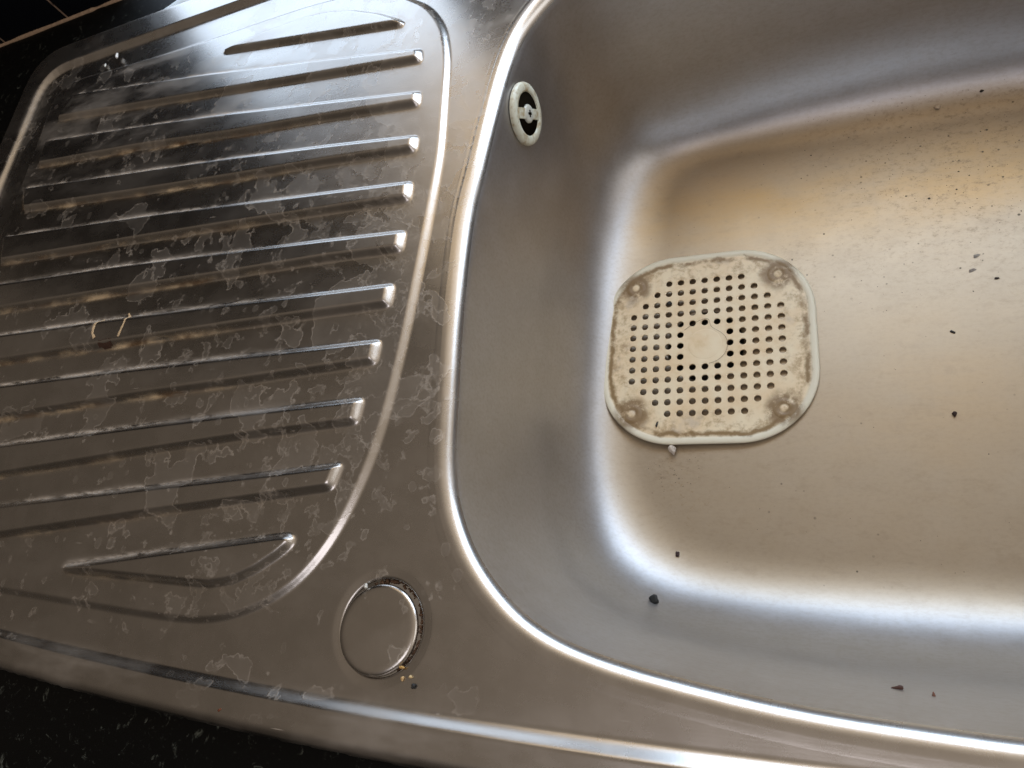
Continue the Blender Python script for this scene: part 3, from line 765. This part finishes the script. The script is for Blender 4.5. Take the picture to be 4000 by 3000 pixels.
lump('food_crumb', onray(22.14, 20.63, -20), .11, (.02, .015, .01), 'black crumb near the back right corner of the photo in the bowl', seed=9, squash=(1.1, .9, .6))
lump('flake', onray(19.97, 5.48, -20), .17, (.24, .21, .17), 'grey flake at the right of the bowl floor, upper one of a close pair', 'flake', 10, (1.1, .8, .12), .5)
lump('flake', onray(19.6, 4.3, -20), .18, (.24, .20, .16), 'long grey flake at the right of the bowl floor, lower one of a close pair', 'flake', 11, (1.4, .6, .12), .3)
lump('food_crumb', onray(21.0, 3.4, -20), .10, (.02, .008, .004), 'dark crumb at the right edge of the photo below the two grey flakes', seed=12, squash=(1.5, .6, .5))
lump('water_drop', (-57.6, 30.0, .26), .20, (.8, .8, .74), 'larger white fleck on the back left rim of the draining board', 'fleck', 13, (.8, 1.3, .5), .2, .3)
lump('water_drop', (-59.4, 29.4, .1), .14, (.6, .6, .55), 'smaller white fleck on the back left rim of the draining board', 'fleck', 14, (.8, 1.2, .5), .2, .3)
lump('food_crumb', (-12.5, -27.5, .0), .09, (.62, .42, .20), 'yellow crumb left of the pair beside the blanking disc', seed=15, squash=(.8, 1.2, .6))
lump('food_crumb', (-11.99, -27.37, .0), .09, (.60, .44, .22), 'yellow crumb right of the pair beside the blanking disc', seed=16, squash=(1.3, .7, .6))
lump('food_crumb', (-12.6, -26.95, .0), .10, (.55, .33, .10), 'yellow brown crumb touching the lower right edge of the blanking disc', seed=26, squash=(1.2, .9, .7))
lump('peppercorn_speck', (-11.72, -27.8, .0), .10, (.01, .01, .01), 'round black speck on the steel in front of the blanking disc', 'speck', 17)
lump('grit_chip', (-15.7, -22.86, .0), .10, (.75, .70, .62), 'white speck behind the upper left edge of the blanking disc', 'chip', 18)
lump('food_crumb', (-24.0, -30.2, .52), .08, (.16, .05, .02), 'reddish crumb on the front rim of the sink', seed=19, squash=(1.3, .7, .5), rot=.6)
lump('food_crumb', (-3.73, -7.0, DEPTH+.62), .20, (.02, .02, .02), 'thin black curved bit on the front left of the strainer', seed=20, squash=(.3, 1.0, .35), rot=-.3)
lump('food_crumb', (-2.9, 3.9, DEPTH+.58), .20, (.01, .008, .006), 'black bit lodged in a strainer hole at the upper left', seed=21, squash=(1.2, .6, .5), rot=.4)
# dirt packed in the crescent gap of the tap hole
M_dirt = simple('rusty_dirt', (.10, .055, .03), .9, 0, .7, 700, 1, .0006)
bm = bmesh.new()
for k in range(170):
    a = math.radians(random.uniform(-60, 115)); rad_ = 2.52 + random.uniform(-.12, .06); s = random.uniform(.03, .12)
    m4 = Matrix.Translation(Vector((HOLE[0]+rad_*math.cos(a), HOLE[1]+rad_*math.sin(a), random.uniform(-.55, -.22)))*P) @ Matrix.Rotation(random.uniform(0, 6), 4, Vector((random.random(), random.random(), 1)).normalized()) @ Matrix.Diagonal((s*P*1.5, s*P, s*P*.7, 1))
    bmesh.ops.create_icosphere(bm, subdivisions=1, radius=1, matrix=m4)
tag(bm_obj('packed_dirt', bm, M_dirt, None, False), 'brown flaky dirt packed in the gap beside the blanking disc', 'dirt', kind='stuff')
# fine specks on the bowl floor
bm = bmesh.new(); cnt = 0
while cnt < 750:
    x = random.uniform(-5, 27); y = random.uniform(-18, 21)
    pr = .05 + .9*float(sstep(2, 20, np.array([x])))*float(sstep(-4, 8, np.array([y])))
    if math.hypot(x+2.5, y+10.3) < 2.2: pr = .9
    if max(abs(x), abs(y)) < 8.7 and math.hypot(max(abs(x)-2.6, 0), max(abs(y)-2.6, 0)) < 6.2: continue
    if random.random() > pr: continue
    s = random.uniform(.012, .032) if random.random() < .97 else random.uniform(.035, .05)
    p = Vector((x, y, bowl_z(x, y)+.3*s))*P
    m4 = Matrix.Translation(p) @ Matrix.Rotation(random.uniform(0, 3.1), 4, 'Z') @ Matrix.Diagonal((s*P*random.uniform(.8, 1.8), s*P, s*P*.5, 1))
    bmesh.ops.create_icosphere(bm, subdivisions=1, radius=1, matrix=m4); cnt += 1
tag(bm_obj('dark_specks', bm, simple('speck_dirt', (.03, .02, .012), .8, 0, .6), None), 'fine dark specks scattered over the bowl floor', 'dirt', kind='stuff')
# hair on the strainer
def wire(name, pts, rad_, mat, parent=None):
    c = bpy.data.curves.new(name, 'CURVE'); c.dimensions = '3D'; s = c.splines.new('NURBS'); s.points.add(len(pts)-1)
    for k, p in enumerate(pts): s.points[k].co = (*(Vector(p)*P), 1)
    s.use_endpoint_u = True; c.bevel_depth = rad_*P; c.bevel_resolution = 2
    t = bpy.data.objects.new(name, c); COL.objects.link(t); bpy.context.view_layer.update()
    m = bpy.data.meshes.new_from_object(t.evaluated_get(bpy.context.evaluated_depsgraph_get()))
    bpy.data.objects.remove(t); m.materials.clear(); m.materials.append(mat)
    return link(bpy.data.objects.new(name, m), parent)
zt_ = DEPTH+.55
hp = [(-1.6, 1.3, zt_), (-.6, 2.0, zt_+.1), (.6, 2.4, zt_+.12), (.4, 1.4, zt_+.06), (1.2, 1.0, zt_+.05), (1.9, .3, zt_+.02), (1.95, -.8, zt_), (1.3, -1.7, zt_), (.4, -1.9, zt_)]
tag(wire('hair', hp, .014, simple('brown_hair', (.12, .06, .03), .4)), 'thin brown hair curled over the middle of the strainer', 'hair')
# tan limescale marks on the draining board
M_lime = simple('tan_limescale', (.62, .46, .28), .85, 0, .5, 500, 1, .0005)
def ribbon(pts, w, name='limescale_mark'):
    pts = catmull_open(pts, 10); bm = bmesh.new(); prev = None
    for k, p in enumerate(pts):
        t = pts[min(k+1, len(pts)-1)] - pts[max(k-1, 0)]; t = np.array([-t[1], t[0]])/(np.linalg.norm(t)+1e-9)
        ww = w*(.6+.8*vnoise(np.array([k*.45]), np.array([1.3]), 4)[0])
        q = np.array([p - t*ww, p, p + t*ww]); h = deck_height(q[:, 0], q[:, 1])[0]
        cur = [bm.verts.new((q[i, 0]*P, q[i, 1]*P, (h[i]+(.012, .03, .012)[i])*P)) for i in range(3)]
        if prev:
            for i in range(2): bm.faces.new((prev[i], cur[i], cur[i+1], prev[i+1]))
        prev = cur
    bmesh.ops.recalc_face_normals(bm, faces=bm.faces[:])
    return bm_obj(name, bm, M_lime, sink)
def catmull_open(p, n):
    p = np.array(p, float); p = np.vstack([2*p[0]-p[1], p, 2*p[-1]-p[-2]]); out = []
    for i in range(1, len(p)-2):
        a, b, c, d = p[i-1], p[i], p[i+1], p[i+2]
        for t in np.arange(n)/n: out.append(.5*((2*b)+(c-a)*t+(2*a-5*b+4*c-d)*t*t+(3*b-a-3*c+d)*t**3))
    out.append(p[-2]); return np.array(out)

ribbon([(-45.59, -2.61), (-46.03, -3.05), (-46.01, -3.91), (-45.56, -4.47)], .13)
M_lime = simple('rust_stain', (.05, .022, .012), .9, 0, .5, 500, 1, .0004)
ribbon([(-45.0, -4.98), (-44.2, -5.05), (-43.5, -4.95)], .30, 'rust_mark')
M_lime = bpy.data.materials['tan_limescale']
ribbon([(-42.95, -2.3), (-42.6, -2.8), (-42.54, -3.3), (-42.65, -3.94), (-42.75, -4.62)], .11)
